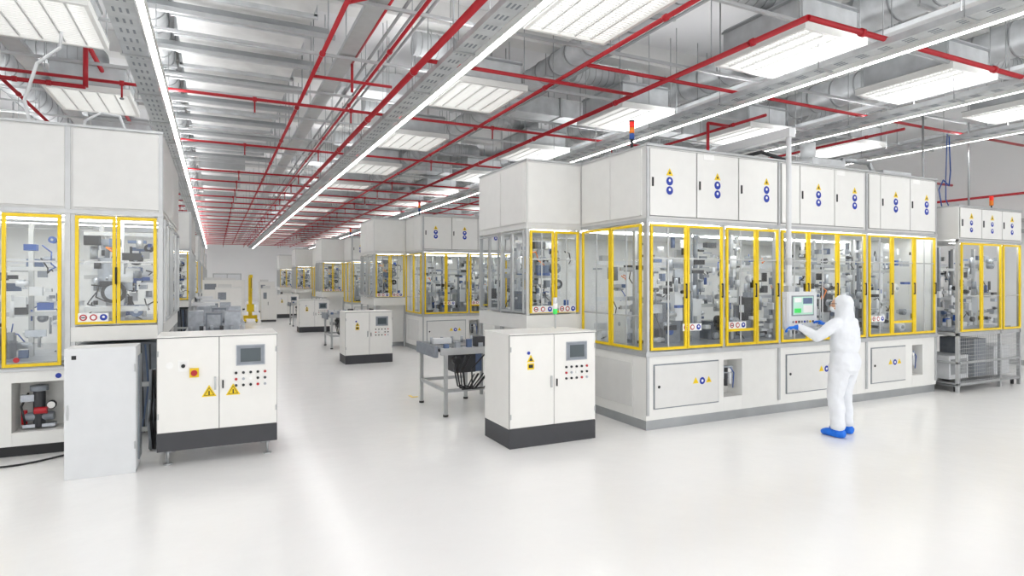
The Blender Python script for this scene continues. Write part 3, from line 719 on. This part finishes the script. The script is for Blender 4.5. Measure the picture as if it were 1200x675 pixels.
b=MB()
for y in (12,20,28,36):
    b.box(2.2,y,5.75,15.5,y+.7,6.15,'galv')
    x=2.3
    while x<15.5: b.box(x,y-.03,5.72,x+.05,y+.73,6.18,'alu'); x+=1.2
    for x in (3,7,11,15): b.cyl((x,y+.35,6.15),(x,y+.35,ZC-.001),.012,'steel',5)
b.obj('exhaust_cross_duct',(2.2,12,0))
b=MB()
b.tube([(-2.0,9.2,H),(-2.1,9.3,4.2),(-2.0,9.4,4.7),(-1.8,9.6,5.0),(-1.8,9.8,5.6)],.02,'box_grey'); b.tube([(-1.5,9.2,H),(-1.47,9.2,4.0),(-1.3,9.2,4.12),(-1.1,9.2,4.1),(-1.0,9.2,H)],.015,'box_grey')
b.tube([(-3.0,9.6,H),(-3.0,9.6,4.5),(-2.9,9.6,5.0),(-2.8,9.6,5.6)],.12,'galv',12)
b.obj('flexible_hose',(-2,9.2,H))
b=MB()
b.tube([(12.9,7.0,3.33),(12.95,7.1,3.8),(13.1,7.1,4.0),(13.3,7.1,3.9),(13.35,7.1,4.2),(13.3,7.1,4.9)],.012,'blue'); b.tube([(13.2,7.0,3.33),(13.0,7.0,3.6),(13.0,7.0,4.0),(13.05,7.0,4.9)],.01,'blue'); b.cyl((12.6,7.2,3.33),(12.6,7.2,5.3),.02,'steel',8); b.cyl((14.2,7.2,3.0),(14.2,7.2,5.3),.02,'steel',8)
b.obj('air_supply_hose',(12.9,7,3.33))

# ---------------- HMI on swivel arm ----------------
e=empty('operator_panel_on_arm',(7.05,5.62,0)); b=MB()
b.box(6.80,5.60,1.35,7.38,5.68,1.84,'box_grey'); b.box(6.82,5.59,1.37,7.36,5.60,1.82,'mach_white')
b.box(6.87,5.582,1.52,7.30,5.59,1.79,'mach_grey'); b.box(6.89,5.578,1.535,7.28,5.582,1.775,'screen_ui')
b.box(6.91,5.575,1.70,7.05,5.578,1.76,'sticker_white'); b.box(7.08,5.575,1.68,7.26,5.578,1.76,'mach_blue'); b.box(6.91,5.575,1.56,7.04,5.578,1.62,'green_sig'); b.box(7.08,5.575,1.56,7.26,5.578,1.66,'sticker_white')
for i in range(8): b.cyl((6.9+i*.055,5.58,1.44),(6.9+i*.055,5.59,1.44),.016,['mach_grey','red','dark','mach_grey','sign_blue','mach_grey','yellow','dark'][i],10)
b.box(6.78,5.575,1.335,7.40,5.60,1.35,'box_grey')
b.tube([(6.80,5.64,1.36),(6.73,5.60,1.36),(6.73,5.60,1.75),(6.80,5.64,1.75)],.012,'alu')
b.tube([(7.38,5.64,1.36),(7.44,5.60,1.36),(7.44,5.60,1.75),(7.38,5.64,1.75)],.012,'alu')
b.box(6.9,5.66,1.82,7.0,5.74,1.92,'alu')
b.cyl((6.95,5.7,1.9),(6.95,5.7,3.98),.035,'box_grey',14); b.box(6.89,5.64,3.92,7.01,6.95,4.04,'box_grey'); b.cyl((6.95,6.9,H),(6.95,6.9,4.0),.06,'box_grey',14); b.box(6.83,6.75,H,7.07,7.05,H+.04,'alu')
b.cyl((6.95,5.7,2.2),(6.95,5.7,2.3),.05,'alu',14)
b.obj('panel_and_arm',(7.05,5.62,0),e,bevel=.004)

# ---------------- technician ----------------
P=empty('cleanroom_technician',(7.25,5.12,0)); P.rotation_euler=(0,0,math.radians(5))
def addp(b,name,vox,sm=4,disp=0,rz=0):
    ob=b.obj(name); ob.parent=P; ob.rotation_euler=(0,0,math.radians(rz))
    if vox:
        r=ob.modifiers.new('r','REMESH'); r.mode='VOXEL'; r.voxel_size=vox; r.use_smooth_shade=True
        s=ob.modifiers.new('s','SMOOTH'); s.factor=.5; s.iterations=sm
        if disp:
            t=bpy.data.textures.new('wrinkle','CLOUDS'); t.noise_scale=.13; t.noise_depth=1
            d=ob.modifiers.new('d','DISPLACE'); d.texture=t; d.strength=disp; d.mid_level=.42
    return ob
V=Vector
HL=V((-.468,.50,1.37)); HR=V((.089,.43,1.47))
wl=V((-.385,.345,1.385)); wr=V((.146,.30,1.385))
b=MB(); s='suit'
b.loft([(0,-.02,.80,.13,.12),(0,-.02,.86,.19,.16),(0,-.025,.95,.205,.17),(0,-.02,1.03,.20,.16),(0,-.015,1.08,.178,.145),(0,-.02,1.13,.195,.158),(0,-.025,1.25,.205,.158),(0,-.025,1.36,.212,.15),(0,-.015,1.44,.2,.13),(0,-.01,1.50,.14,.105),(0,-.005,1.55,.09,.09),(0,0,1.6,.085,.09)],s,28)
b.caps([(-.19,-.005,1.435),(.19,-.005,1.435)],[.08,.08],s)
b.sph((0,-.005,1.685),(.104,.124,.125),s,20,12); b.loft([(0,-.015,1.47,.155,.115),(0,-.02,1.53,.118,.108),(0,-.015,1.60,.096,.107),(0,-.008,1.66,.098,.112)],s)
b.loft([(-.142,-.012,.10,.066,.076),(-.142,-.012,.14,.086,.094),(-.14,-.01,.2,.08,.086),(-.132,.01,.36,.086,.094),(-.124,.03,.50,.09,.1),(-.114,.02,.62,.094,.106),(-.10,.0,.80,.108,.125),(-.095,-.01,.92,.108,.13)],s)
b.loft([(.145,.05,.10,.066,.076),(.145,.05,.14,.086,.094),(.142,.05,.2,.08,.086),(.132,.06,.36,.086,.094),(.124,.065,.50,.09,.1),(.114,.05,.62,.094,.106),(.10,.01,.80,.108,.125),(.095,-.01,.92,.108,.13)],s)
b.caps([(-.19,0,1.435),(-.28,.06,1.35),(-.355,.13,1.275),(-.375,.24,1.33),wl],[.08,.074,.068,.058,.044],s)
b.caps([(.19,0,1.435),(.25,.02,1.30),(.285,.05,1.175),(.22,.17,1.28),wr],[.084,.084,.08,.066,.045],s)
b.sph((.28,.03,1.15),(.065,.085,.06),s)
addp(b,'coverall',.011,3,.025)
HZ=17
b=MB(); b.sph((0,.062,1.672),(.07,.08,.096),'skin',20,14); b.sph((0,.141,1.66),(.014,.02,.024),'skin'); b.sph((0,.124,1.615),(.03,.02,.012),'skin')
addp(b,'face',.006,2,rz=HZ)
b=MB()
for x in (-.03,.03): b.sph((x,.132,1.695),.013,'sticker_white',10,7); b.sph((x,.142,1.695),.006,'black',8,6); b.box(x-.017,.129,1.717,x+.017,.141,1.722,'dark')
addp(b,'eyes',0,rz=HZ)
b=MB(); b.sph((0,.102,1.63),(.056,.055,.048),'suit',16,10); b.tube([(.055,.104,1.64),(.078,.03,1.665)],.004,'sticker_white',6); b.tube([(-.055,.104,1.64),(-.078,.03,1.665)],.004,'sticker_white',6)
addp(b,'face_mask',0,rz=HZ)
b=MB()
for x in (-.033,.033): b.cyl((x,.152,1.695),(x,.156,1.695),.028,'lens',14)
b.tube([(-.06,.139,1.695),(-.088,.03,1.695)],.004,'dark',6); b.tube([(.06,.139,1.695),(.088,.03,1.695)],.004,'dark',6); b.tube([(-.01,.154,1.695),(.01,.154,1.695)],.004,'dark',6)
addp(b,'glasses',0,rz=HZ)
def hand(wrist,tip_dir,side,name):
    f=(tip_dir).normalized(); n=V((0,0,1)); sd=(f.cross(n)).normalized()*side; n=sd.cross(f).normalized(); 
    if n.z<0:n=-n
    b=MB(); m='glove_blue'
    b.caps([wrist-f*.05,wrist+f*.01],[.04,.032],m)
    for o in (-.028,-.01,.01,.028): b.caps([wrist+f*.01+sd*o*.7,wrist+f*.088+sd*o],[.018,.016],m,10)
    for o,L,c in ((.032,.068,.35),(.011,.078,.4),(-.011,.073,.46),(-.032,.058,.52)):
        p=wrist+f*.092+sd*o; pts=[p]; a=.15
        for seg in (.45,.32,.23):
            a+=c; dd=f*math.cos(a)-n*math.sin(a); pts.append(pts[-1]+dd*L*seg)
        b.caps(pts,[.0105,.0098,.009,.008],m,8)
    p=wrist+f*.03+sd*.035; b.caps([p,p+sd*.025+f*.025-n*.012,p+sd*.03+f*.055-n*.025],[.014,.0115,.0095],m,8)
    addp(b,name,.004,1)
hand(wl+(HL-wl).normalized()*.04,HL-wl,1,'gloved_hand_left')
hand(wr+(HR-wr).normalized()*.02,HR-wr,-1,'gloved_hand_right')
b=MB()
for x,y in ((-.142,-.012),(.145,.05)):
    b.caps([(x,y-.05,.055),(x,y+.14,.045)],[.055,.048],'glove_blue'); b.sph((x,y+.07,.05),(.06,.145,.05),'glove_blue'); b.loft([(x,y,.04,.056,.07),(x,y,.1,.064,.072),(x,y,.14,.078,.085),(x,y,.155,.072,.078)],'glove_blue'); b.sph((x,y+.17,.04),(.056,.052,.04),'glove_blue'); b.sph((x,y+.02,.018),(.055,.12,.018),'glove_blue')
addp(b,'shoe_covers',.008,2,.008)

# ---------------- world / camera ----------------
w=bpy.data.worlds.new('World'); S.world=w; w.use_nodes=True
w.node_tree.nodes['Background'].inputs[0].default_value=(1,1,1,1); w.node_tree.nodes['Background'].inputs[1].default_value=2.1
cam=bpy.data.cameras.new('camera'); co=bpy.data.objects.new('camera',cam); S.collection.objects.link(co)
co.location=(0,0,2); co.rotation_euler=(math.pi/2,0,-math.radians(26.1)); cam.lens=21.3; cam.sensor_width=36; cam.shift_y=-.0079; cam.clip_end=200
S.camera=co
